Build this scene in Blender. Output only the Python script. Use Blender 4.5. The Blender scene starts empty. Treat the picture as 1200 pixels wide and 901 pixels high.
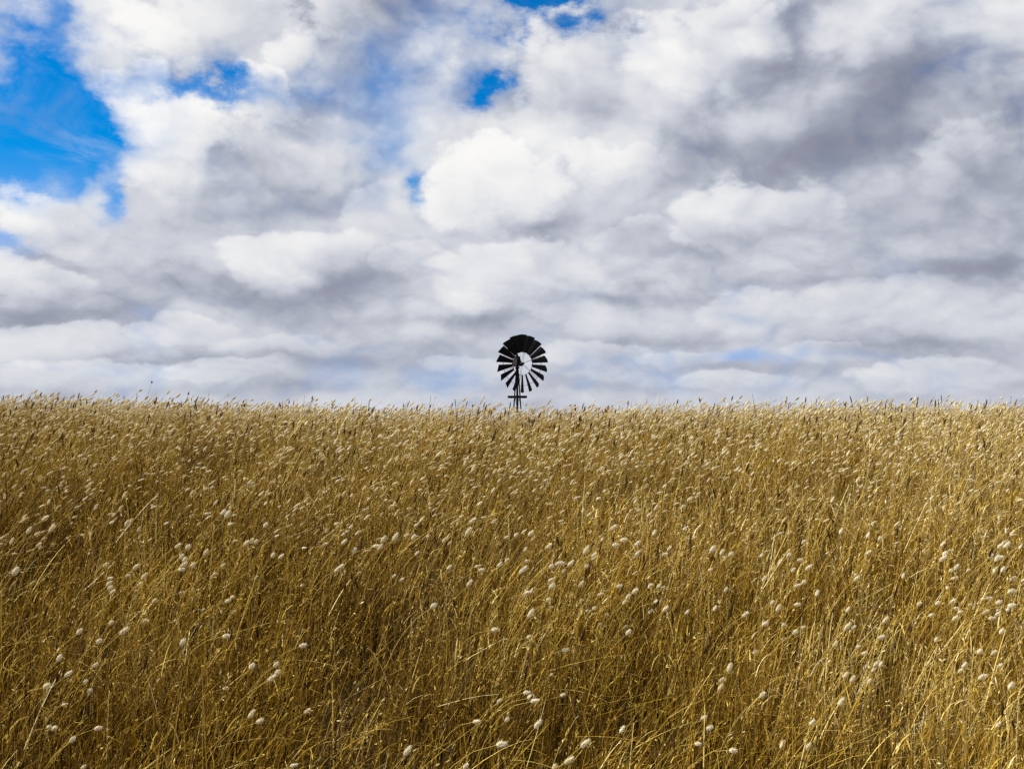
import bpy, bmesh, math
import numpy as np
from mathutils import Vector

rng = np.random.default_rng(7)
sc = bpy.context.scene
col = sc.collection
R = math.radians
EYE = 1.6
F = 1287.0                      # focal length in pixels of the 1200 px wide photograph


# ------------------------------------------------------------------ helpers
def tag(o, label=None, cat=None, group=None, kind=None):
    if label: o['label'] = label
    if cat: o['category'] = cat
    if group: o['group'] = group
    if kind: o['kind'] = kind
    return o


def link(name, me, parent=None):
    o = bpy.data.objects.new(name, me)
    col.objects.link(o)
    if parent is not None:
        o.parent = parent
    return o


def sstep(a, b, x):
    t = np.clip((x - a) / (b - a), 0, 1)
    return t * t * (3 - 2 * t)


def np_mesh(name, verts, quads, mat, tint=None, smooth=False):
    me = bpy.data.meshes.new(name)
    nv, nf = len(verts), len(quads)
    k = quads.shape[1]
    me.vertices.add(nv)
    me.vertices.foreach_set('co', np.ascontiguousarray(verts, dtype=np.float32).ravel())
    me.loops.add(nf * k)
    me.loops.foreach_set('vertex_index', np.ascontiguousarray(quads, dtype=np.int32).ravel())
    me.polygons.add(nf)
    me.polygons.foreach_set('loop_start', np.arange(0, nf * k, k, dtype=np.int32))
    if smooth:
        me.polygons.foreach_set('use_smooth', np.ones(nf, dtype=bool))
    if tint is not None:
        a = me.attributes.new('tint', 'FLOAT', 'POINT')
        a.data.foreach_set('value', np.ascontiguousarray(tint, dtype=np.float32))
    me.update(calc_edges=True)
    me.materials.append(mat)
    return me


def vnoise(x, y, scale, seed):
    """smooth value noise, about -1..1"""
    g = np.random.default_rng(seed).uniform(-1, 1, (64, 64))
    u, v = x / scale + 31.3, y / scale + 17.7
    i, j = np.floor(u).astype(int), np.floor(v).astype(int)
    fu, fv = u - i, v - j
    fu, fv = fu * fu * (3 - 2 * fu), fv * fv * (3 - 2 * fv)
    a, b = g[i % 64, j % 64], g[(i + 1) % 64, j % 64]
    c, d = g[i % 64, (j + 1) % 64], g[(i + 1) % 64, (j + 1) % 64]
    return (a * (1 - fu) + b * fu) * (1 - fv) + (c * (1 - fu) + d * fu) * fv


# ------------------------------------------------------------------ terrain: a bank that rises to a brow and falls away behind
def ground_z(x, y):
    x = np.asarray(x, float); y = np.asarray(y, float)
    up = np.where(y > 0, 0.25 * (y - 2.86), -0.715 + 1.75 * (np.exp(np.minimum(y, 0) / 7.0) - 1))
    down = 1.030 - 0.085 * (y - 7.3)
    k = 7.0
    m = np.minimum(up, down)
    h = m - np.log(np.exp(-k * np.clip(up - m, 0, 30)) + np.exp(-k * np.clip(down - m, 0, 30))) / k
    far = sstep(70, 110, y)
    h = h + far * (0.085 - 0.04) * np.maximum(y - 90, 0)
    xs = np.array([-60, -6, -3.4, -1.7, 0, 1.7, 3.4, 6, 60]); zs = np.array([.0, 0.072, .064, .040, 0, .016, .036, .04, 0.0])
    h = h + np.interp(x, xs, zs) * sstep(3, 7, y)
    r = np.hypot(x, y)
    h = h + 0.022 * vnoise(x, y, 1.3, 5) * sstep(40, 20, r) - 0.04 * np.maximum(np.abs(x) - 25, 0)
    return h


# ------------------------------------------------------------------ materials
def new_mat(name):
    m = bpy.data.materials.new(name)
    m.use_nodes = True
    nt = m.node_tree
    nt.nodes.clear()
    return m, nt, nt.nodes, nt.links


def ramp(nodes, stops):
    n = nodes.new('ShaderNodeValToRGB')
    e = n.color_ramp.elements
    while len(e) < len(stops): e.new(0.5)
    for el, (p, c) in zip(e, stops):
        el.position = p; el.color = (*c, 1)
    return n


def straw_mat(name, stops, transl=0.3, rough=0.55, spec=0.25, patch=0.0):
    m, nt, N, L = new_mat(name)
    at = N.new('ShaderNodeAttribute'); at.attribute_name = 'tint'
    val = at.outputs['Fac']
    if patch:
        tc = N.new('ShaderNodeTexCoord')
        nz = N.new('ShaderNodeTexNoise'); nz.inputs['Scale'].default_value = 0.55; nz.inputs['Detail'].default_value = 3
        L.new(tc.outputs['Object'], nz.inputs['Vector'])
        ma = N.new('ShaderNodeMath'); ma.operation = 'MULTIPLY_ADD'
        L.new(nz.outputs['Fac'], ma.inputs[0]); ma.inputs[1].default_value = patch
        sub = N.new('ShaderNodeMath'); sub.operation = 'SUBTRACT'
        L.new(val, sub.inputs[0]); sub.inputs[1].default_value = patch * 0.5
        L.new(sub.outputs[0], ma.inputs[2]); val = ma.outputs[0]
    rp = ramp(N, stops); L.new(val, rp.inputs['Fac'])
    b = N.new('ShaderNodeBsdfPrincipled')
    b.inputs['Roughness'].default_value = rough
    b.inputs['Specular IOR Level'].default_value = spec
    L.new(rp.outputs['Color'], b.inputs['Base Color'])
    t = N.new('ShaderNodeBsdfTranslucent'); L.new(rp.outputs['Color'], t.inputs['Color'])
    mx = N.new('ShaderNodeMixShader'); mx.inputs['Fac'].default_value = transl
    L.new(b.outputs[0], mx.inputs[1]); L.new(t.outputs[0], mx.inputs[2])
    o = N.new('ShaderNodeOutputMaterial'); L.new(mx.outputs[0], o.inputs['Surface'])
    return m


GRASS = straw_mat('dry_grass', [(0.0, (0.030, 0.015, 0.003)), (0.22, (0.115, 0.060, 0.005)), (0.45, (0.280, 0.157, 0.014)),
                                (0.70, (0.53, 0.350, 0.052)), (0.88, (0.78, 0.605, 0.20)), (1.0, (0.84, 0.74, 0.40))], 0.12, 0.7, 0.06, patch=0.46)
HEAD = straw_mat('fluffy_head', [(0.0, (0.36, 0.25, 0.08)), (0.4, (0.60, 0.46, 0.18)), (0.7, (0.77, 0.66, 0.38)), (1.0, (0.86, 0.80, 0.62))], 0.15, 0.8, 0.1)
DARKHEAD = straw_mat('dark_seed', [(0.0, (0.040, 0.020, 0.009)), (1.0, (0.12, 0.065, 0.022))], 0.1, 0.8, 0.05)


def ground_mat():
    m, nt, N, L = new_mat('dry_earth')
    tc = N.new('ShaderNodeTexCoord')
    n1 = N.new('ShaderNodeTexNoise'); n1.inputs['Scale'].default_value = 30; n1.inputs['Detail'].default_value = 8
    n2 = N.new('ShaderNodeTexNoise'); n2.inputs['Scale'].default_value = 0.4; n2.inputs['Detail'].default_value = 4
    L.new(tc.outputs['Object'], n1.inputs['Vector']); L.new(tc.outputs['Object'], n2.inputs['Vector'])
    mm = N.new('ShaderNodeMath'); mm.operation = 'MULTIPLY_ADD'; mm.inputs[1].default_value = 0.6
    L.new(n1.outputs['Fac'], mm.inputs[0])
    m2 = N.new('ShaderNodeMath'); m2.operation = 'MULTIPLY'; m2.inputs[1].default_value = 0.4
    L.new(n2.outputs['Fac'], m2.inputs[0]); L.new(m2.outputs[0], mm.inputs[2])
    rp = ramp(N, [(0.25, (0.025, 0.015, 0.006)), (0.5, (0.07, 0.042, 0.014)), (0.75, (0.15, 0.10, 0.032))])
    L.new(mm.outputs[0], rp.inputs['Fac'])
    b = N.new('ShaderNodeBsdfPrincipled'); b.inputs['Roughness'].default_value = 0.95
    L.new(rp.outputs['Color'], b.inputs['Base Color'])
    bp = N.new('ShaderNodeBump'); bp.inputs['Strength'].default_value = 0.6; bp.inputs['Distance'].default_value = 0.03
    L.new(n1.outputs['Fac'], bp.inputs['Height']); L.new(bp.outputs['Normal'], b.inputs['Normal'])
    o = N.new('ShaderNodeOutputMaterial'); L.new(b.outputs[0], o.inputs['Surface'])
    return m


def metal_mat(name, c0, c1, rough, metallic):
    m, nt, N, L = new_mat(name)
    tc = N.new('ShaderNodeTexCoord')
    n1 = N.new('ShaderNodeTexNoise'); n1.inputs['Scale'].default_value = 6; n1.inputs['Detail'].default_value = 8
    L.new(tc.outputs['Object'], n1.inputs['Vector'])
    rp = ramp(N, [(0.35, c0), (0.65, c1)]); L.new(n1.outputs['Fac'], rp.inputs['Fac'])
    b = N.new('ShaderNodeBsdfPrincipled'); b.inputs['Roughness'].default_value = rough; b.inputs['Metallic'].default_value = metallic; b.inputs['Specular IOR Level'].default_value = 0.15
    L.new(rp.outputs['Color'], b.inputs['Base Color'])
    o = N.new('ShaderNodeOutputMaterial'); L.new(b.outputs[0], o.inputs['Surface'])
    return m


BLADE = metal_mat('weathered_dark_sheet', (0.006, 0.006, 0.008), (0.012, 0.011, 0.012), 0.9, 0.0)
STEEL = metal_mat('near_black_steel', (0.006, 0.006, 0.007), (0.014, 0.012, 0.011), 0.75, 0.0)  # near-black base colour with a faint mottle

# ------------------------------------------------------------------ the ground sheet
def axis(near_lo, near_hi, step, far):
    a = list(np.arange(near_lo, near_hi + 1e-6, step))
    s, v = step, near_hi
    while v < far: s *= 1.25; v += s; a.append(v)
    s, v = step, near_lo
    while v > -far: s *= 1.25; v -= s; a.insert(0, v)
    return np.array(a)

gx, gy = axis(-12, 12, 0.2, 1500), axis(-2, 26, 0.2, 1500)
X, Y = np.meshgrid(gx, gy)
V = np.stack([X.ravel(), Y.ravel(), ground_z(X, Y).ravel()], 1)
nx, ny = len(gx), len(gy)
i, j = np.meshgrid(np.arange(nx - 1), np.arange(ny - 1))
b0 = (j * nx + i).ravel()
ground = link('ground', np_mesh('ground', V, np.stack([b0, b0 + 1, b0 + nx + 1, b0 + nx], 1), ground_mat(), smooth=True))
tag(ground, 'dry grassy slope rising to a brow', None, None, 'structure')


# ------------------------------------------------------------------ grass
def strips(base, length, th0, th1, phi, psi, width, S, taper=0.85, wtop=None):
    """quad strips; returns verts (N,S+1,2,3), centre lines (N,S+1,3), end directions"""
    n = len(base)
    t = (np.arange(S) + 0.5) / S
    th = th0[:, None] + th1[:, None] * t[None, :] ** 1.5
    seg = np.stack([np.sin(th) * np.cos(phi)[:, None], np.sin(th) * np.sin(phi)[:, None], np.cos(th)], 2) * (length / S)[:, None, None]
    c = np.concatenate([np.zeros((n, 1, 3)), np.cumsum(seg, 1)], 1) + base[:, None, :]
    u = np.arange(S + 1) / S
    w = width[:, None] * (1 - taper * u[None, :] ** 2) * 0.5
    side = np.stack([np.cos(psi), np.sin(psi), np.zeros(n)], 1)
    v = np.stack([c - side[:, None, :] * w[:, :, None], c + side[:, None, :] * w[:, :, None]], 2)
    end = seg[:, -1] / np.linalg.norm(seg[:, -1], axis=1, keepdims=True)
    return v, c, end


def strip_quads(n, S, off=0):
    b = (np.arange(n) * (S + 1) * 2)[:, None] + (np.arange(S) * 2)[None, :] + off
    return np.stack([b, b + 1, b + 3, b + 2], 2).reshape(-1, 4)


def scatter(n, y0, y1, power=0.55):
    """points over the fan the camera sees and a margin at both sides; thinner with distance"""
    y = y0 + (y1 - y0) * rng.random(n) ** (1 / (1 + power))
    x = (rng.random(n) * 2 - 1) * (0.50 * y + 2.2)
    return x, y


allv, allq, allt, off = [], [], [], 0
def add(v, q, t):
    global off
    allv.append(v.reshape(-1, 3)); allq.append(q + off); allt.append(t); off += len(allv[-1])

def height_field(x, y):
    return 1.0 - 0.06 * sstep(5.0, 7.0, y) + (0.10 * vnoise(x, y, 0.9, 11) + 0.22 * vnoise(x, y, 0.26, 12) + 0.12 * vnoise(x, y, 0.12, 13)) * (1 - 0.7 * sstep(6.0, 6.9, y))

def field_tone(x, y):
    """the sward is paler on the right and on the upper slope, browner low on the left"""
    return -0.015 + 0.13 * np.tanh(x * 0.6 + (y - 4.6) * 0.55) + 0.10 * vnoise(x, y, 0.55, 33) + 0.08 * vnoise(x, y, 1.5, 34)

def lean(n, x, y):
    phi = rng.normal(0.0, 1.15, n) + 0.5 * vnoise(x, y, 1.1, 21)
    wind = 0.26 + 0.12 * vnoise(x, y, 1.7, 22)
    return phi, wind

# leaves and bare stems
for (n, y0, y1, Lm, Ls, wid, S) in ((180000, 2.0, 9.2, 0.35, 0.10, 0.0038, 5), (60000, 2.0, 9.2, 0.22, 0.08, 0.0042, 3), (26000, 1.8, 4.4, 0.26, 0.08, 0.0038, 4),
                                   (10000, 8.5, 14.0, 0.40, 0.09, 0.0050, 3)):
    x, y = scatter(n, y0, y1)
    dens = 0.58 + 0.75 * vnoise(x, y, 0.28, 31) + 0.30 * vnoise(x, y, 1.4, 32)
    keep = rng.random(n) < np.clip(dens, 0.06 + 0.16 * sstep(4.5, 3.0, y), 1)
    x, y = x[keep], y[keep]; n = len(x)
    phi, wind = lean(n, x, y)
    L_ = np.clip(Lm + rng.normal(0, 1, n) * Ls * (1 - 0.55 * sstep(5.6, 6.8, y)), 0.08, 0.60) * height_field(x, y)
    th0 = np.abs(rng.normal(0.13, 0.16, n)); th1 = np.clip(rng.normal(wind * 2.2, 0.8, n), -0.5, 2.6)
    w = wid * np.clip(rng.normal(1, 0.35, n), 0.4, 2.2) * (0.75 + y * 0.055)
    v, c, e = strips(np.stack([x, y, ground_z(x, y) - 0.01], 1), L_, th0, th1, phi, rng.uniform(0, np.pi, n), w, S)
    tint = np.clip(np.where(rng.random(n) < 0.30, rng.uniform(0.0, 0.22, n), rng.normal(0.52, 0.19, n)) + field_tone(x, y), 0.02, 0.98)
    add(v, strip_quads(n, S), np.repeat(tint, (S + 1) * 2))

# short curled leaves that leave the stems at every height
n = 145000
x, y = scatter(n, 2.1, 9.0)
keep = rng.random(n) < np.clip(0.62 + 0.8 * vnoise(x, y, 0.26, 12) + 0.3 * vnoise(x, y, 1.1, 14), 0.06, 1)
x, y = x[keep], y[keep]; n = len(x)
phi = rng.normal(0.1, 1.3, n)
v, c, e = strips(np.stack([x, y, ground_z(x, y) + rng.uniform(0.06, 0.34, n) * height_field(x, y)], 1), rng.uniform(0.03, 0.13, n), rng.uniform(0.1, 1.0, n),
                 rng.uniform(0.2, 2.0, n), phi, phi + np.pi / 2 + rng.normal(0, 0.5, n), 0.0038 * rng.uniform(0.5, 1.5, n) * (0.75 + y * 0.055), 3, 0.8)
tint = np.clip(np.where(rng.random(n) < 0.25, rng.uniform(0.02, 0.25, n), rng.normal(0.58, 0.2, n)) + field_tone(x, y), 0.02, 1)
add(v, strip_quads(n, 3), np.repeat(tint, 8))

# flattened, broken stems that lie across the rest
n = 10500
x, y = scatter(n, 2.1, 9)
phi = rng.normal(0.2, 0.8, n)
v, c, e = strips(np.stack([x, y, ground_z(x, y) + rng.uniform(0.05, 0.33, n)], 1), rng.uniform(0.06, 0.34, n), rng.uniform(0.5, 1.5, n),
                 rng.uniform(-0.2, 0.6, n), phi, phi + np.pi / 2, 0.0030 * rng.uniform(0.6, 1.3, n) * (0.75 + y * 0.055), 4, 0.5)
add(v, strip_quads(n, 4), np.repeat(np.clip(rng.normal(0.66, 0.22, n), 0, 1), 10))

# flowering culms that carry small husks
n = 38000
x, y = scatter(n, 2.1, 9.6)
phi, wind = lean(n, x, y)
L_ = np.clip(rng.normal(0.43, 0.06, n), 0.2, 0.56) * height_field(x, y)
v, c, e = strips(np.stack([x, y, ground_z(x, y) - 0.01], 1), L_, np.abs(rng.normal(0.10, 0.08, n)), np.clip(rng.normal(wind * 1.9, 0.3, n), 0, 1.6),
                 phi, rng.uniform(0, np.pi, n), 0.0022 * (0.75 + y * 0.06), 5, 0.4)
ctint = np.clip(rng.normal(0.55, 0.20, n) + 0.06 * sstep(4.5, 6.5, y) + field_tone(x, y), 0.05, 1)
add(v, strip_quads(n, 5), np.repeat(ctint, 12))
K = 9
m = n * K
fr = rng.uniform(0.50, 1.0, (n, K)) * 5
i0 = np.minimum(fr.astype(int), 4); f = (fr - i0)[..., None]
idx = np.arange(n)[:, None]
p = (c[idx, i0] * (1 - f) + c[idx, i0 + 1] * f).reshape(-1, 3)
tl = np.repeat(e, K, 0) + rng.normal(0, 0.55, (m, 3)); tl /= np.linalg.norm(tl, axis=1, keepdims=True)
sd = np.cross(tl, rng.normal(0, 1, (m, 3))); sd /= np.linalg.norm(sd, axis=1, keepdims=True)
ln = rng.uniform(0.008, 0.024, m)[:, None]; wd = rng.uniform(0.0022, 0.0050, m)[:, None] * (0.8 + p[:, 1:2] * 0.05)
v = np.stack([p, p + tl * ln * 0.5 - sd * wd * 0.5, p + tl * ln, p + tl * ln * 0.5 + sd * wd * 0.5], 1)
add(v, np.arange(m * 4).reshape(-1, 4), np.repeat(np.clip(np.repeat(ctint, K) + rng.normal(0.10, 0.20, m), 0, 1), 4))

grass = link('grass', np_mesh('grass', np.concatenate(allv), np.concatenate(allq), GRASS, np.concatenate(allt)))
tag(grass, 'thick dry golden grass leaning in the wind over the whole slope', 'grass', None, 'stuff')


# ------------------------------------------------------------------ hare's-tail grass
def head_geo(r, length, rad, hairs, rings, seg, hair_len):
    """ovoid with a downy coat, its axis along +X from the origin; triangles"""
    vs, fs, tn = [], [], []
    for a in range(rings + 1):
        u = a / rings
        prof = (math.sin(math.pi * min(1, u * 0.93 + 0.05)) ** 0.62) * (1.12 - 0.35 * u)
        for b in range(seg):
            w = 2 * math.pi * b / seg
            k = rad * prof * (1 + r.normal(0, 0.07))
            vs.append((length * u + r.normal(0, 0.02) * length, k * math.cos(w), k * math.sin(w))); tn.append(np.clip(0.55 + r.normal(0, 0.16), 0, 1))
    for a in range(rings):
        for b in range(seg):
            p0, p1, p2, p3 = a * seg + b, a * seg + (b + 1) % seg, (a + 1) * seg + (b + 1) % seg, (a + 1) * seg + b
            fs += [(p0, p1, p2), (p0, p2, p3)]
    for _ in range(hairs):
        u = r.uniform(0.03, 0.97); w = r.uniform(0, 2 * math.pi)
        prof = rad * (math.sin(math.pi * min(1, u * 0.93 + 0.05)) ** 0.62) * (1.12 - 0.35 * u) * 0.95
        o = np.array((length * u, prof * math.cos(w), prof * math.sin(w)))
        d = np.array((0.9 + 0.5 * u, math.cos(w), math.sin(w))) + r.normal(0, 0.25, 3); d /= np.linalg.norm(d)
        s = np.cross(d, r.normal(0, 1, 3)); s /= np.linalg.norm(s)
        h = hair_len * r.uniform(0.6, 1.3); q = len(vs)
        vs += [tuple(o - s * 0.0006), tuple(o + s * 0.0006), tuple(o + d * h)]; fs.append((q, q + 1, q + 2)); tn += [0.9, 0.9, 1.0]
    return np.array(vs), np.array(fs), np.array(tn)


def stem_geo(L_, th0, th1, rad, S=9):
    t = (np.arange(S) + 0.5) / S
    th = th0 + th1 * t ** 2.6
    seg = np.stack([np.sin(th), 0 * th, np.cos(th)], 1) * L_ / S
    c = np.concatenate([np.zeros((1, 3)), np.cumsum(seg, 0)])
    vs, fs = [], []
    for a in range(S + 1):
        k = rad * (1 - 0.45 * a / S)
        th_ = th[min(a, S - 1)]
        n1 = np.array((math.cos(th_), 0, -math.sin(th_)))
        for b in range(4):
            w = math.pi / 2 * b
            vs.append(c[a] + k * (math.cos(w) * n1 + math.sin(w) * np.array((0, 1, 0))))
    for a in range(S):
        for b in range(4):
            fs.append((a * 4 + b, a * 4 + (b + 1) % 4, a * 4 + 4 + (b + 1) % 4, a * 4 + 4 + b))
    return np.array(vs), np.array(fs), c[-1], th[-1]


# positions: clumps seen in the photograph, then a loose scatter
def at(px, py, height):
    """ground point whose stalk of that height shows its head at the pixel of the photograph"""
    u, v = (px - 600) / F, (450.5 - py) / F
    ys = np.arange(2.4, 9, 0.01)
    gap = (ground_z(u * ys, ys) + height) - (EYE + v * ys)
    k = int(np.argmax(gap > 0)) if (gap > 0).any() else len(ys) - 1
    return u * ys[k], ys[k]

HH = 0.46
pts = []
CL = [(1120, 690, 60, 34, 24), (1070, 690, 40, 30, 10), (35, 785, 26, 26, 12), (180, 662, 60, 22, 18), (590, 690, 60, 34, 14), (650, 660, 60, 25, 16),
      (535, 800, 24, 16, 6), (500, 600, 60, 30, 12), (700, 700, 40, 30, 9), (950, 740, 40, 40, 8), (470, 880, 60, 12, 6), (990, 770, 20, 20, 5),
      (740, 830, 60, 30, 6), (1150, 830, 50, 30, 7), (100, 690, 40, 30, 9), (250, 780, 60, 40, 8), (30, 850, 40, 30, 5), (850, 600, 90, 30, 12),
      (1050, 600, 80, 30, 12), (280, 600, 90, 30, 8), (880, 690, 60, 30, 10), (380, 650, 60, 30, 12), (600, 880, 90, 15, 6), (900, 860, 60, 24, 5),
      (1080, 770, 60, 24, 8)]
for (px, py, sx, sy, k) in CL:
    for _ in range(k):
        q = at(px + rng.normal(0, sx * 0.6), min(py + rng.normal(0, sy * 0.6), 895), HH)
        pts.append((*q, 1))
n = 24000
x, y = scatter(n, 2.7, 8.6, 2.5)
dn = 0.55 + 0.55 * vnoise(x, y, 0.8, 41) + 0.45 * sstep(5, 6.5, y) - 0.30 * sstep(5.2, 3.6, y)
keep = rng.random(n) < np.clip(dn, 0.05, 1)
for a, b in zip(x[keep], y[keep]):
    pts.append((a, b, 0))
pts = np.array(pts)
# what the picture shows of each: in frame, and how large
hx = pts[:, 0] + 0.12
hz = ground_z(pts[:, 0], pts[:, 1]) + HH
px = 600 + F * hx / pts[:, 1]; py = 450.5 - F * (hz - EYE) / pts[:, 1]
inside = (px > 6) & (px < 1194) & (py < 893)
order = np.argsort(np.where(inside, pts[:, 1], 99))
near = order[:300]
rest = np.setdiff1d(np.arange(len(pts)), near)

protos = []
for k in range(10):
    r = np.random.default_rng(100 + k)
    L_ = r.uniform(0.50, 0.56); th0 = r.uniform(0.04, 0.22); th1 = r.uniform(0.7, 1.5)
    sv, sf, tip, ang = stem_geo(L_, th0, th1, 0.0013)
    hv, hf, ht = head_geo(r, r.uniform(0.022, 0.038), r.uniform(0.0050, 0.0074), 260, 10, 12, 0.0060)
    a2 = min(ang + r.uniform(-0.25, 0.15), 1.75)
    ca, sa = math.sin(a2), math.cos(a2)               # head axis in the stem's plane
    hv = np.stack([hv[:, 0] * ca - hv[:, 2] * sa, hv[:, 1], hv[:, 0] * sa + hv[:, 2] * ca], 1) + tip
    sm = np_mesh('stem', sv, sf, GRASS, np.full(len(sv), 0.78), True)
    hm = np_mesh('seed_head', hv, hf, HEAD, np.clip(ht + r.uniform(0.05, 0.4), 0, 1), True)
    protos.append((sm, hm))

NEAR_LABEL = "fluffy cream hare's-tail grass head on a thin straw stem standing in the nearest grass"
for q, k in enumerate(near):
    sm, hm = protos[rng.integers(len(protos))]
    x, y = pts[k, 0], pts[k, 1]
    e = bpy.data.objects.new('hare_tail_grass', None)
    e.empty_display_size = 0.02
    col.objects.link(e)
    e.location = (x, y, float(ground_z(x, y)) - 0.005)
    e.rotation_euler = (0, 0, float(np.clip(rng.normal(0.1, 0.38), -1.6, 1.6)))
    s = float(np.clip(rng.normal(0.90, 0.13), 0.62, 1.2)); e.scale = (s, s, s * float(rng.uniform(1.0, 1.08)))
    tag(e, NEAR_LABEL, 'grass head', "fluffy hare's-tail heads in the nearest grass", 'thing')
    link('stem', sm, e); link('seed_head', hm, e)

lods = []
for k in range(8):
    r = np.random.default_rng(300 + k)
    lods.append((*stem_geo(r.uniform(0.48, 0.58), r.uniform(0.05, 0.25), r.uniform(0.6, 1.5), 0.0012, 6),
                 *head_geo(r, r.uniform(0.020, 0.036), r.uniform(0.0038, 0.0058), 40, 6, 7, 0.0060)))
hvs, hfs, hts, ho = [], [], [], 0
svs, sfs, so = [], [], 0
for k in rest:
    sv, sf, tip, ang, hv, hf, ht = lods[rng.integers(8)]
    a2 = min(ang + rng.uniform(-0.25, 0.25), 1.65); ca, sa = math.sin(a2), math.cos(a2)
    hv = np.stack([hv[:, 0] * ca - hv[:, 2] * sa, hv[:, 1], hv[:, 0] * sa + hv[:, 2] * ca], 1) + tip
    x, y = pts[k, 0], pts[k, 1]
    rz = np.clip(rng.normal(0.1, 0.5), -1.6, 1.6); s = np.clip(rng.normal(0.95 - 0.10 * float(sstep(6.0, 6.8, pts[k, 1])), 0.08), 0.6, 1.2)
    M = np.array([[math.cos(rz), -math.sin(rz), 0], [math.sin(rz), math.cos(rz), 0], [0, 0, 1]]) * s
    o = np.array((x, y, float(ground_z(x, y))))
    hvs.append(hv @ M.T + o); hfs.append(hf + ho); hts.append(np.clip(ht + rng.normal(0.0, 0.25), 0, 1)); ho += len(hv)
    v2 = sv @ M.T + o
    tri = np.concatenate([sf[:, [0, 1, 2]], sf[:, [0, 2, 3]]])
    hvs.append(v2); hfs.append(tri + ho); hts.append(np.full(len(v2), 0.0)); ho += len(v2)
hare = link('seed_heads', np_mesh('seed_heads', np.concatenate(hvs), np.concatenate(hfs), HEAD, np.concatenate(hts), True))
tag(hare, "small cream hare's-tail grass heads crowding the upper slope towards the brow", 'grass heads', None, 'stuff')


# dark seed spikes in the field: one mass
def spike_geo(r, L_, th0, th1, head_len, head_rad):
    sv, sf, tip, ang = stem_geo(L_, th0, th1, 0.0014, 6)
    hv, hf, ht = head_geo(r, head_len, head_rad, 30, 6, 6, 0.006)
    ca, sa = math.sin(ang), math.cos(ang)
    hv = np.stack([hv[:, 0] * ca - hv[:, 2] * sa, hv[:, 1], hv[:, 0] * sa + hv[:, 2] * ca], 1) + tip
    return sv, np.concatenate([sf[:, [0, 1, 2]], sf[:, [0, 2, 3]]]), hv, hf

x, y = scatter(1500, 2.6, 8.2, 0.8)
x2 = rng.uniform(-5, 5, 420); y2 = rng.uniform(6.4, 7.8, 420)
x, y = np.concatenate([x, x2]), np.concatenate([y, y2])
vs_, fs_, ts_, o_ = [], [], [], 0
for a, b in zip(x, y):
    sv, sf, hv, hf = spike_geo(rng, rng.uniform(0.38, 0.58) - 0.10 * float(sstep(5.8, 6.8, b)), abs(rng.normal(0.1, 0.12)), rng.uniform(0.0, 0.5), rng.uniform(0.02, 0.06), rng.uniform(0.0025, 0.005))
    rz = rng.normal(0, 1.0)
    M = np.array([[math.cos(rz), -math.sin(rz), 0], [math.sin(rz), math.cos(rz), 0], [0, 0, 1]])
    o = np.array((a, b, float(ground_z(a, b))))
    for v, f in ((sv, sf), (hv, hf)):
        vs_.append(v @ M.T + o); fs_.append(f + o_); ts_.append(np.full(len(v), rng.uniform(0.2, 1.0))); o_ += len(v)
tag(link('seed_spikes', np_mesh('seed_spikes', np.concatenate(vs_), np.concatenate(fs_), DARKHEAD, np.concatenate(ts_))),
    'thin dark brown seed spikes scattered through the golden grass', 'seed spikes', None, 'stuff')

# single tall stalks that stand out against the sky
SKY = [(178, 446, 0.012, 'tallest thin stalk with a small dark seed head against the sky at far left'),
       (221, 459, 0.020, 'dark seed stalk on the skyline, second tall one from the left edge'),
       (366, 464, 0.024, 'dark seed stalk on the skyline about midway from the left edge to the windmill'),
       (794, 468, 0.030, 'short dark seed stalk on the skyline, first to the right of the windmill'),
       (820, 466, 0.034, 'dark seed stalk leaning left on the skyline well right of the windmill'),
       (858, 464, 0.030, 'upright tall dark seed stalk on the skyline under a small blue sky gap'),
       (1068, 461, 0.024, 'thin curved seed stalk on the skyline near the right edge')]
for k, (px_, py_, hl, lab) in enumerate(SKY):
    yy = 7.2; xx = (px_ - 600) / F * yy
    top = EYE + (450.5 - py_) / F * yy
    L_ = top - float(ground_z(xx, yy)) - hl * 0.8
    r = np.random.default_rng(500 + k)
    sgn = -1 if k == 4 else 1
    sv, sf, hv, hf = spike_geo(r, L_, 0.02, 0.30 if k != 6 else 0.8, hl, 0.0045 if k else 0.006)
    shift = hv[:, 0].mean() * sgn
    e = bpy.data.objects.new('seed_stalk', None); e.empty_display_size = 0.02; col.objects.link(e)
    e.location = (xx - shift, yy, float(ground_z(xx, yy)))
    e.rotation_euler = (0, 0, 0 if sgn > 0 else math.pi)
    tag(e, lab, 'seed stalk', 'tall dark seed stalks on the skyline')
    link('stem', np_mesh('stem', sv, sf, DARKHEAD, np.full(len(sv), 0.9)), e)
    link('seed_head', np_mesh('seed_head', hv, hf, DARKHEAD, np.full(len(hv), 0.3)), e)


# ------------------------------------------------------------------ windmill
D = 79.5
WX = 6.2 / F * D
gz = float(ground_z(WX, D))
HUB = EYE + 24.3 / F * D - gz            # hub height over its own ground
RW = 2.10
YAW = R(31)
mill = bpy.data.objects.new('windmill', None); col.objects.link(mill)
mill.location = (WX, D, gz)
tag(mill, 'dark many-bladed farm windmill on a lattice tower standing behind the grassy brow', 'windmill')

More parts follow.
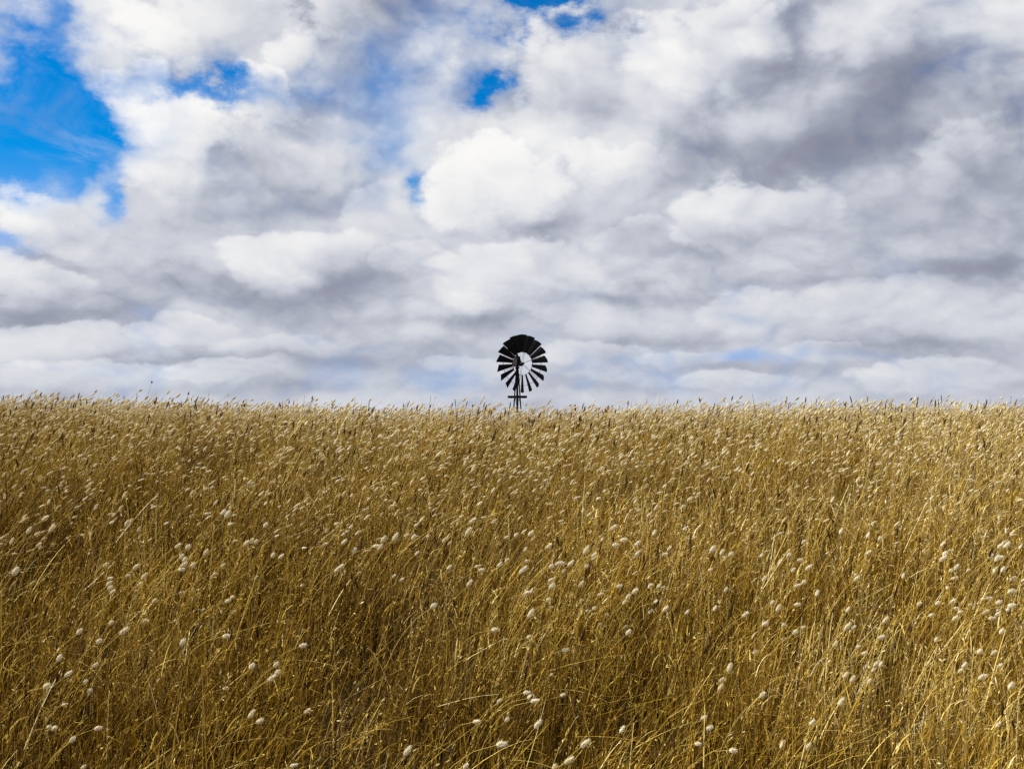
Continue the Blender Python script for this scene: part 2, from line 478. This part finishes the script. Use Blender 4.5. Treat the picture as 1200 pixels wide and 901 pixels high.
class MB:
    def __init__(s): s.bm = bmesh.new()
    def bar(s, a, b, w, h=None, seg=0):
        a, b = Vector(a), Vector(b); h = h or w
        d = (b - a); L_ = d.length; q = d.to_track_quat('Z', 'Y')
        if seg:
            r_ = bmesh.ops.create_cone(s.bm, cap_ends=True, segments=seg, radius1=w / 2, radius2=h / 2, depth=L_)['verts']
            for v in r_: v.co = q @ v.co + (a + b) / 2
        else:
            r_ = bmesh.ops.create_cube(s.bm, size=1)['verts']
            for v in r_: v.co = q @ Vector((v.co.x * w, v.co.y * h, v.co.z * L_)) + (a + b) / 2
        return s
    def angle(s, a, b, w, t, ix, iy):
        """an L section leg: two thin flanges"""
        a, b = Vector(a), Vector(b)
        for off_, sx, sy in ((Vector((ix * w / 2, 0, 0)), w, t), (Vector((0, iy * w / 2 + iy * t, 0)), t, w)):
            r_ = bmesh.ops.create_cube(s.bm, size=1)['verts']
            for v in r_:
                base = a if v.co.z < 0 else b
                v.co = Vector((v.co.x * sx, v.co.y * sy, 0)) + base + off_
        return s
    def ring(s, c, e1, e2, n, r, w, t, seg=72):
        rows = []
        for k in range(seg):
            a = 2 * math.pi * k / seg
            rad = e1 * math.cos(a) + e2 * math.sin(a)
            rows.append([s.bm.verts.new(c + rad * (r + dx) + n * dy) for dx, dy in ((-t / 2, -w / 2), (t / 2, -w / 2), (t / 2, w / 2), (-t / 2, w / 2))])
        for k in range(seg):
            A, B = rows[k], rows[(k + 1) % seg]
            for m_ in range(4):
                s.bm.faces.new((A[m_], A[(m_ + 1) % 4], B[(m_ + 1) % 4], B[m_]))
        return s
    def build(s, name, mat, parent, smooth=False):
        bmesh.ops.recalc_face_normals(s.bm, faces=s.bm.faces)
        me = bpy.data.meshes.new(name); s.bm.to_mesh(me); s.bm.free(); me.materials.append(mat)
        return link(name, me, parent)

n_ = Vector((math.sin(YAW), -math.cos(YAW), 0)); e1 = Vector((math.cos(YAW), math.sin(YAW), 0)); e2 = Vector((0, 0, 1))
C = Vector((0, 0, HUB)) + n_ * 0.69
# tower: four angle iron legs, girts and braces
TOP = HUB - 0.42
def half(z): return 0.075 + (TOP - z) * 0.048
turn = R(38)
def corner(k, z):
    a = turn + math.pi / 4 + k * math.pi / 2
    return Vector((math.cos(a) * half(z) * 1.414, math.sin(a) * half(z) * 1.414, z))
tw = MB()
levels = [0.5, 2.1, 3.6, 5.0, 6.2, 7.2, 8.1, TOP - 0.05]
levels = [l for l in levels if l < TOP - 0.3] + [TOP - 0.06]
for a, z in enumerate(levels):
    for k in range(4):
        tw.bar(corner(k, z), corner((k + 1) % 4, z), 0.035, 0.010)
        if a + 1 < len(levels):
            z2 = levels[a + 1]
            tw.bar(corner(k, z + 0.02), corner((k + 1) % 4, z2 - 0.02), 0.014, 0.010)
            tw.bar(corner((k + 1) % 4, z + 0.03), corner(k, z2 - 0.03), 0.010, 0.014)
tower = tw.build('tower', STEEL, mill)
for k in range(4):
    p0, p1 = corner(k, -0.2), corner(k, TOP)
    m_ = MB(); m_.angle(p0, p1, 0.085, 0.010, -1 if p0.x > 0 else 1, -1 if p0.y > 0 else 1)
    m_.build('leg', STEEL, tower)
MB().bar((0, 0, -0.1), (0, 0, TOP), 0.17, 0.15, 10).build('pump_rod', STEEL, mill)
MB().bar((0, 0, TOP - 0.9), (0, 0, HUB - 0.14), 0.24, 0.20, 12).build('mast_pipe', STEEL, mill)
# platform: planks on bearers at the narrow top of the tower
PZ = HUB - (738 - 420) / 8.19 / F * D
pf = MB()
pd = Vector((1, 0.12, 0)).normalized(); pn = Vector((-0.12, 1, 0)).normalized()
for k in range(-2, 3):
    if k == 0: continue
    c0 = pn * 0.19 * k + Vector((0, 0, PZ))
    pf.bar(c0 - pd * 0.66, c0 + pd * 0.66, 0.055, 0.17)
for k in (-0.45, 0.45):
    pf.bar(pd * k - pn * 0.46 + Vector((0, 0, PZ - 0.07)), pd * k + pn * 0.46 + Vector((0, 0, PZ - 0.07)), 0.06, 0.06)
pf.build('platform', STEEL, mill)
# gearbox with a peaked hood behind the wheel, its shaft and a short furling arm
g = MB()
r_ = bmesh.ops.create_cube(g.bm, size=1)['verts']
for v in r_:
    top = v.co.z > 0
    k = 0.42 if top else 1.0
    v.co = e1 * (v.co.x * 0.50 * k) + n_ * (v.co.y * 0.62 * (0.6 if top else 1)) + e2 * (v.co.z * 0.62 + 0.19) + Vector((-0.02, 0, HUB))
bmesh.ops.bevel(g.bm, geom=list(g.bm.edges), offset=0.04, segments=2, affect='EDGES')
gear = g.build('gearbox', STEEL, mill)
MB().bar(Vector((-0.02, 0, HUB + 0.49)), Vector((-0.02, 0, HUB + 0.74)), 0.26, 0.10, 10).build('hood_cap', STEEL, gear)
b_ = MB(); b_.bar(Vector((-0.30, -0.02, HUB - 0.14)), Vector((0.36, -0.02, HUB - 0.09)), 0.16, 0.16, 8)
b_.bar(Vector((-0.16, 0, HUB - 0.32)), Vector((0.16, 0, HUB - 0.28)), 0.12, 0.12)
b_.build('furling_gear', STEEL, gear)
MB().bar(n_ * 0.25 + Vector((0, 0, HUB)), C + n_ * 0.06, 0.09, 0.09, 10).build('shaft', STEEL, gear)
# wheel
w_ = MB()
w_.ring(C, e1, e2, n_, RW * 0.40, 0.035, 0.016)
w_.ring(C, e1, e2, n_, RW * 0.76, 0.035, 0.016)
for k in range(6):
    a = R(10 + 10 + 60 * k)
    rad = e1 * math.cos(a) + e2 * math.sin(a)
    for s in (-1, 1):
        w_.bar(C + rad * 0.08 + n_ * 0.09 * s, C + rad * RW * 0.76 + n_ * 0.010 * s, 0.014, 0.014)
wheel = w_.build('wheel', STEEL, mill)
hb = MB(); hb.bar(C - n_ * 0.13, C + n_ * 0.13, 0.22, 0.19, 14)
hb.build('hub', STEEL, wheel)
P = R(37)
for k in range(18):
    a = R(10 + 20 * k)
    rad = e1 * math.cos(a) + e2 * math.sin(a); tan = -e1 * math.sin(a) + e2 * math.cos(a)
    ch = tan * math.cos(P) - n_ * math.sin(P); nb = (tan * math.sin(P) + n_ * math.cos(P))
    bm = bmesh.new(); NC, NR = 6, 3; rows = []
    for layer in (0, 1):
        for ir in range(NR + 1):
            u = ir / NR; rr = RW * (0.385 + 0.615 * u); cw = RW * (0.126 + 0.190 * u)
            for ic in range(NC + 1):
                s = ic / NC - 0.5
                # outer edge follows the wheel's circle a little
                rr2 = rr - (0.04 * RW * (2 * s) ** 2 * 0.5 if ir == NR else 0)
                rows.append(bm.verts.new(C + rad * rr2 + ch * (s * cw) + nb * ((0.25 - s * s) * 0.30 * cw + layer * 0.004)))
    W = NC + 1; H = (NR + 1) * W
    for ir in range(NR):
        for ic in range(NC):
            p0 = ir * W + ic
            bm.faces.new([rows[i_] for i_ in (p0, p0 + 1, p0 + W + 1, p0 + W)])
            bm.faces.new([rows[H + i_] for i_ in (p0 + W, p0 + W + 1, p0 + 1, p0)])
    rim = [(ic, ic + 1) for ic in range(NC)] + [(NR * W + ic + 1, NR * W + ic) for ic in range(NC)] + \
          [((ir + 1) * W, ir * W) for ir in range(NR)] + [(ir * W + NC, (ir + 1) * W + NC) for ir in range(NR)]
    for p0, p1 in rim:
        bm.faces.new([rows[i_] for i_ in (p1, p0, H + p0, H + p1)])
    me = bpy.data.meshes.new('blade'); bm.to_mesh(me); bm.free(); me.materials.append(BLADE)
    link('blade', me, wheel)

# ------------------------------------------------------------------ sun and sky
SUN_EL, SUN_AZ = R(44), R(-70)             # azimuth measured from +Y towards +X
sd_ = Vector((math.sin(SUN_AZ) * math.cos(SUN_EL), math.cos(SUN_AZ) * math.cos(SUN_EL), math.sin(SUN_EL)))
sl = bpy.data.lights.new('sun', 'SUN'); sl.energy = 5.0; sl.angle = R(0.5); sl.color = (1.0, 0.95, 0.86)
so_ = bpy.data.objects.new('sun', sl); col.objects.link(so_)
so_.rotation_euler = (-sd_).to_track_quat('-Z', 'Y').to_euler()

world = bpy.data.worlds.new('World'); sc.world = world; world.use_nodes = True
world.cycles.sampling_method = 'MANUAL'; world.cycles.sample_map_resolution = 512
nt = world.node_tree; N, Lk = nt.nodes, nt.links
N.clear()

def sock(v, inp):
    if isinstance(v, (int, float)): inp.default_value = v
    else: Lk.new(v, inp)
def M_(op, a, b=None, c=None, clamp=False):
    n = N.new('ShaderNodeMath'); n.operation = op; n.use_clamp = clamp
    sock(a, n.inputs[0])
    if b is not None: sock(b, n.inputs[1])
    if c is not None: sock(c, n.inputs[2])
    return n.outputs[0]
def comb(x, y, z=0.0):
    n = N.new('ShaderNodeCombineXYZ'); sock(x, n.inputs[0]); sock(y, n.inputs[1]); sock(z, n.inputs[2]); return n.outputs[0]
def noise(vec, scale, detail=6, rough=0.55, dist=0.0, colour=False):
    n = N.new('ShaderNodeTexNoise'); n.inputs['Scale'].default_value = scale; n.inputs['Detail'].default_value = detail
    n.inputs['Roughness'].default_value = rough; n.inputs['Distortion'].default_value = dist
    Lk.new(vec, n.inputs['Vector']); return n.outputs['Color' if colour else 'Fac']
def smooth(x, a, b):
    n = N.new('ShaderNodeMapRange'); n.interpolation_type = 'SMOOTHSTEP'
    sock(x, n.inputs[0]); n.inputs[1].default_value = a; n.inputs[2].default_value = b; return n.outputs[0]

sky = N.new('ShaderNodeTexSky'); sky.sky_type = 'NISHITA'; sky.sun_disc = False
sky.sun_elevation = SUN_EL; sky.sun_rotation = SUN_AZ; sky.altitude = 0; sky.air_density = 1.0; sky.dust_density = 0.0; sky.ozone_density = 4.0
hs = N.new('ShaderNodeHueSaturation'); hs.inputs['Saturation'].default_value = 1.6; hs.inputs['Value'].default_value = 1.0
Lk.new(sky.outputs[0], hs.inputs['Color'])
tb = N.new('ShaderNodeMix'); tb.data_type = 'RGBA'; tb.blend_type = 'MULTIPLY'; tb.inputs['Factor'].default_value = 1.0
Lk.new(hs.outputs[0], tb.inputs['A']); tb.inputs['B'].default_value = (1.6, 0.86, 0.98, 1)

tc = N.new('ShaderNodeTexCoord'); sp = N.new('ShaderNodeSeparateXYZ'); Lk.new(tc.outputs['Generated'], sp.inputs[0])
dx, dy, dz = sp.outputs
az = M_('ARCTAN2', dx, dy)
el = M_('ARCSINE', dz)
elp = M_('MAXIMUM', el, 0.0)
q = M_('ADD', elp, 0.13)

def vadd(a, b):
    n = N.new('ShaderNodeVectorMath'); n.operation = 'ADD'; Lk.new(a, n.inputs[0]); Lk.new(b, n.inputs[1]); return n.outputs[0]
def fmix(w, a, b):
    m = N.new('ShaderNodeMix'); m.data_type = 'FLOAT'; Lk.new(w, m.inputs[0]); Lk.new(a, m.inputs[2]); Lk.new(b, m.inputs[3]); return m.outputs[0]
def billow(vec, scale, octaves, gain=0.55):
    """puffs with creases between them: octaves of |noise|"""
    acc, amp = None, 1.0
    for o_ in range(octaves):
        x = M_('ABSOLUTE', M_('MULTIPLY_ADD', noise(vec, scale * 2.07 ** o_, 0, 0.5), 2.0 * amp, -amp))
        acc = x if acc is None else M_('ADD', acc, x)
        amp *= gain
    return acc

# two bands of cloud: large heaps overhead, smaller and flatter ones towards the horizon
wA = smooth(el, 0.06, 0.19)
turb = noise(comb(az, M_('MULTIPLY', el, 1.4), 2.2), 10.0, 5, 0.55, 0, True)
tsc = N.new('ShaderNodeVectorMath'); tsc.operation = 'MULTIPLY_ADD'
Lk.new(turb, tsc.inputs[0]); tsc.inputs[1].default_value = (0.044, 0.040, 0.0); tsc.inputs[2].default_value = (-0.022, -0.020, 0.0)
def cloud(da, de):
    base = vadd(comb(M_('ADD', az, da), M_('ADD', el, de), 0.0), tsc.outputs[0])
    out = None
    for (f, asp, zz, w) in ((5.6, 1.25, 0.4, None), (9.0, 1.75, 3.3, wA)):
        m = N.new('ShaderNodeVectorMath'); m.operation = 'MULTIPLY_ADD'
        Lk.new(base, m.inputs[0]); m.inputs[1].default_value = (1, asp, 1); m.inputs[2].default_value = (0, 0, zz / f)
        v = m.outputs[0]
        x = M_('MULTIPLY_ADD', billow(v, f, 5, 0.48), 0.46, M_('MULTIPLY_ADD', noise(v, f * 0.9, 8, 0.50), 0.70, -0.05))
        out = x if out is None else fmix(w, x, out)
    return out
kq = M_('MULTIPLY', q, 1 / 0.43)
n0 = cloud(0.0, 0.0)
n1 = cloud(M_('MULTIPLY', kq, -0.014), M_('MULTIPLY', kq, 0.020))         # a step towards the sun
n2 = cloud(M_('MULTIPLY', kq, -0.036), M_('MULTIPLY', kq, 0.050))
big = noise(comb(az, M_('MULTIPLY', el, 2.2), 4.1), 5.0, 3, 0.5)

# warped azimuth / elevation so that the layout of gaps, lit heaps and grey bases is ragged
wc = N.new('ShaderNodeSeparateColor'); Lk.new(noise(comb(az, M_('MULTIPLY', el, 1.5), 8.0), 9.0, 7, 0.6, 0, True), wc.inputs[0])
waz = M_('MULTIPLY_ADD', M_('MULTIPLY', M_('SUBTRACT', wc.outputs[0], 0.5), q), 0.40, az)
wel = M_('MULTIPLY_ADD', M_('MULTIPLY', M_('SUBTRACT', wc.outputs[1], 0.5), q), 0.34, el)

def blob(px, py, rx, ry, amp):
    a0 = math.atan((px - 600) / F); e0 = math.atan((450.5 - py) / F * math.cos(a0))
    u = M_('MULTIPLY', M_('SUBTRACT', waz, a0), F / rx); v = M_('MULTIPLY', M_('SUBTRACT', wel, e0), F / ry)
    r2 = M_('ADD', M_('MULTIPLY', u, u), M_('MULTIPLY', v, v))
    return M_('MULTIPLY', M_('EXPONENT', M_('MULTIPLY', r2, -1.0)), amp)
def total(lst):
    acc = None
    for b in lst:
        x = blob(*b)
        acc = x if acc is None else M_('ADD', acc, x)
    return acc

gaps = total([(45, 130, 64, 78, 0.95), (20, 180, 74, 34, 0.9), (88, 155, 26, 34, 0.4), (265, 112, 75, 14, 0.36), (8, 282, 34, 14, 0.6), (132, 240, 16, 22, 0.5),
              (632, 6, 52, 32, 1.15), (578, 100, 24, 20, 0.62), (492, 225, 14, 20, 0.45), (868, 416, 40, 7, 0.35), (60, 428, 90, 9, 0.30), (80, 15, 40, 25, 0.35), (470, 170, 70, 70, 0.28), (230, 105, 90, 20, 0.2), (420, 60, 70, 50, 0.18), (560, 60, 70, 50, 0.2),
              (640, 450, 500, 26, 0.14), (880, 415, 160, 14, 0.16), (620, 275, 50, 16, 0.2), (1150, 100, 60, 60, 0.14), (500, 400, 200, 12, 0.14)])
puff = billow(comb(az, M_('MULTIPLY', el, 1.5), 5.5), 9.0, 4, 0.55)
def heap(px, py, rx, ry, amp):
    """a cumulus heap: a ragged firm edge towards the sun, fading into grey on its far side"""
    a0 = math.atan((px - 600) / F); e0 = math.atan((450.5 - py) / F * math.cos(a0))
    u = M_('MULTIPLY', M_('SUBTRACT', waz, a0), F / rx); v = M_('MULTIPLY', M_('SUBTRACT', wel, e0), F / ry)
    r2 = M_('SUBTRACT', M_('ADD', M_('MULTIPLY', u, u), M_('MULTIPLY', v, v)), M_('MULTIPLY', puff, 0.9))
    m = smooth(r2, 0.80, 0.30)
    g = M_('MULTIPLY_ADD', u, -0.34, M_('MULTIPLY_ADD', v, 0.46, 0.66), clamp=True)
    return M_('MULTIPLY', M_('MULTIPLY', m, g), amp)
HEAPS = [(185, 160, 85, 60, .62), (325, 122, 42, 32, .36), (75, 248, 70, 40, .45), (15, 240, 42, 30, .2), (575, 222, 76, 54, .46), (335, 295, 80, 44, .30),
         (40, 330, 62, 34, .30), (715, 110, 125, 85, .26), (620, 328, 115, 46, .26), (880, 252, 90, 46, .30), (115, 45, 95, 60, .3), (270, 45, 110, 66, .34), (420, 50, 90, 60, .34),
         (500, 130, 70, 60, .16), (1060, 32, 140, 42, .10), (1090, 442, 85, 24, .22), (700, 190, 52, 30, .2), (40, 405, 120, 26, .22), (230, 388, 66, 20, .2),
         (110, 438, 95, 20, .18), (880, 362, 62, 24, .16), (430, 250, 50, 40, .14), (1150, 200, 70, 50, .12), (330, 410, 90, 20, .12), (760, 290, 70, 30, .12),
         (1030, 345, 90, 24, .12), (700, 420, 80, 18, .12), (480, 310, 60, 26, .12), (150, 125, 55, 40, .36), (235, 150, 60, 40, .26), (830, 60, 110, 60, .26), (960, 30, 90, 40, .16), (560, 430, 70, 14, .16), (280, 432, 80, 14, .18), (860, 448, 80, 14, .16), (980, 408, 70, 14, .16), (800, 420, 60, 12, .12)]
lit = None
for h_ in HEAPS:
    x = heap(*h_); lit = x if lit is None else M_('ADD', lit, x)
dark = total([(1075, 140, 160, 75, 0.27), (920, 175, 190, 45, 0.12), (615, 258, 62, 20, 0.24), (375, 335, 75, 22, 0.24), (300, 205, 80, 40, 0.07), (45, 362, 80, 22, 0.26),
              (1170, 318, 80, 16, 0.22), (530, 376, 80, 12, 0.20), (900, 430, 130, 10, 0.14), (430, 175, 50, 20, 0.10), (1100, 270, 120, 40, 0.08), (200, 418, 130, 8, 0.20), (395, 428, 90, 12, 0.16),
              (760, 398, 110, 9, 0.16), (1080, 400, 120, 10, 0.16), (300, 455, 160, 8, 0.12), (720, 455, 130, 8, 0.12), (150, 372, 70, 10, 0.10), (700, 350, 120, 9, 0.12), (960, 325, 90, 10, 0.10), (160, 310, 60, 12, 0.04)])

cover = M_('ADD', M_('MULTIPLY_ADD', M_('SUBTRACT', n0, 0.5), 1.3, 0.74), M_('MULTIPLY', gaps, M_('MULTIPLY_ADD', noise(comb(az, M_('MULTIPLY', el, 1.3), 1.7), 24.0, 7, 0.62), 1.0, -1.62)))
cover = smooth(cover, -0.06, 0.66)
# thin torn veils drift across the gaps
veil = M_('MULTIPLY', smooth(noise(comb(M_('MULTIPLY_ADD', el, 0.5, az), M_('MULTIPLY', el, 1.9), 7.7), 11.0, 9, 0.62, 0.6), 0.46, 0.80), 0.34)
cover = M_('MAXIMUM', cover, veil)
relA = M_('MULTIPLY_ADD', smooth(el, 0.02, 0.2), 0.50, 0.30)
relief = M_('ADD', M_('MULTIPLY', M_('SUBTRACT', n0, n1), relA), M_('MULTIPLY', M_('SUBTRACT', n0, n2), relA))
br = M_('ADD', relief, M_('MULTIPLY_ADD', M_('SUBTRACT', big, 0.5), 0.24, 0.50))
br = M_('ADD', br, M_('SUBTRACT', lit, dark))
br = M_('ADD', br, M_('MULTIPLY', M_('SUBTRACT', puff, 0.42), M_('MULTIPLY_ADD', smooth(el, 0.0, 0.16), 0.08, 0.06)))
br = M_('MULTIPLY_ADD', M_('TANH', M_('MULTIPLY', M_('SUBTRACT', br, 0.525), 2.05)), 0.50, 0.50)
# thin edges of a cloud stay bright
cr = N.new('ShaderNodeValToRGB'); e = cr.color_ramp.elements
st = [(0.0, (0.16, 0.165, 0.22)), (0.25, (0.31, 0.33, 0.405)), (0.5, (0.535, 0.56, 0.625)), (0.72, (0.70, 0.71, 0.735)), (1.0, (0.91, 0.90, 0.875))]
while len(e) < len(st): e.new(0.5)
for x, (p, c) in zip(e, st): x.position = p; x.color = (*c, 1)
Lk.new(br, cr.inputs[0])
STR = 0.1
sc10 = N.new('ShaderNodeVectorMath'); sc10.operation = 'SCALE'; Lk.new(cr.outputs[0], sc10.inputs[0]); sc10.inputs['Scale'].default_value = 1 / STR
mx = N.new('ShaderNodeMix'); mx.data_type = 'RGBA'
Lk.new(cover, mx.inputs['Factor']); hz_ = N.new('ShaderNodeMix'); hz_.data_type = 'RGBA'      # pale blue air low over the horizon
Lk.new(smooth(el, 0.17, 0.01), hz_.inputs['Factor']); Lk.new(tb.outputs['Result'], hz_.inputs['A']); hz_.inputs['B'].default_value = (2.6, 4.3, 7.4, 1)
Lk.new(hz_.outputs['Result'], mx.inputs['A']); Lk.new(sc10.outputs[0], mx.inputs['B'])
bg = N.new('ShaderNodeBackground'); bg.inputs['Strength'].default_value = 0.83 * STR
Lk.new(mx.outputs['Result'], bg.inputs['Color'])
wo = N.new('ShaderNodeOutputWorld'); Lk.new(bg.outputs[0], wo.inputs['Surface'])

# ------------------------------------------------------------------ camera and render settings
cam = bpy.data.cameras.new('camera'); cam.sensor_width = 36; cam.lens = 36 * F / 1200; cam.clip_start = 0.05; cam.clip_end = 6000
co = bpy.data.objects.new('camera', cam); col.objects.link(co)
co.location = (0, 0, EYE); co.rotation_euler = (R(90), 0, 0)
sc.camera = co
sc.render.engine = 'CYCLES'
sc.view_settings.view_transform = 'Standard'; sc.view_settings.look = 'None'
sc.view_settings.exposure = 0.40; sc.view_settings.gamma = 1; sc.view_settings.use_curve_mapping = False
sc.cycles.max_bounces = 6; sc.cycles.diffuse_bounces = 3; sc.cycles.glossy_bounces = 2; sc.cycles.transmission_bounces = 3
sc.cycles.use_denoising = False
sc.cycles.filter_width = 1.5
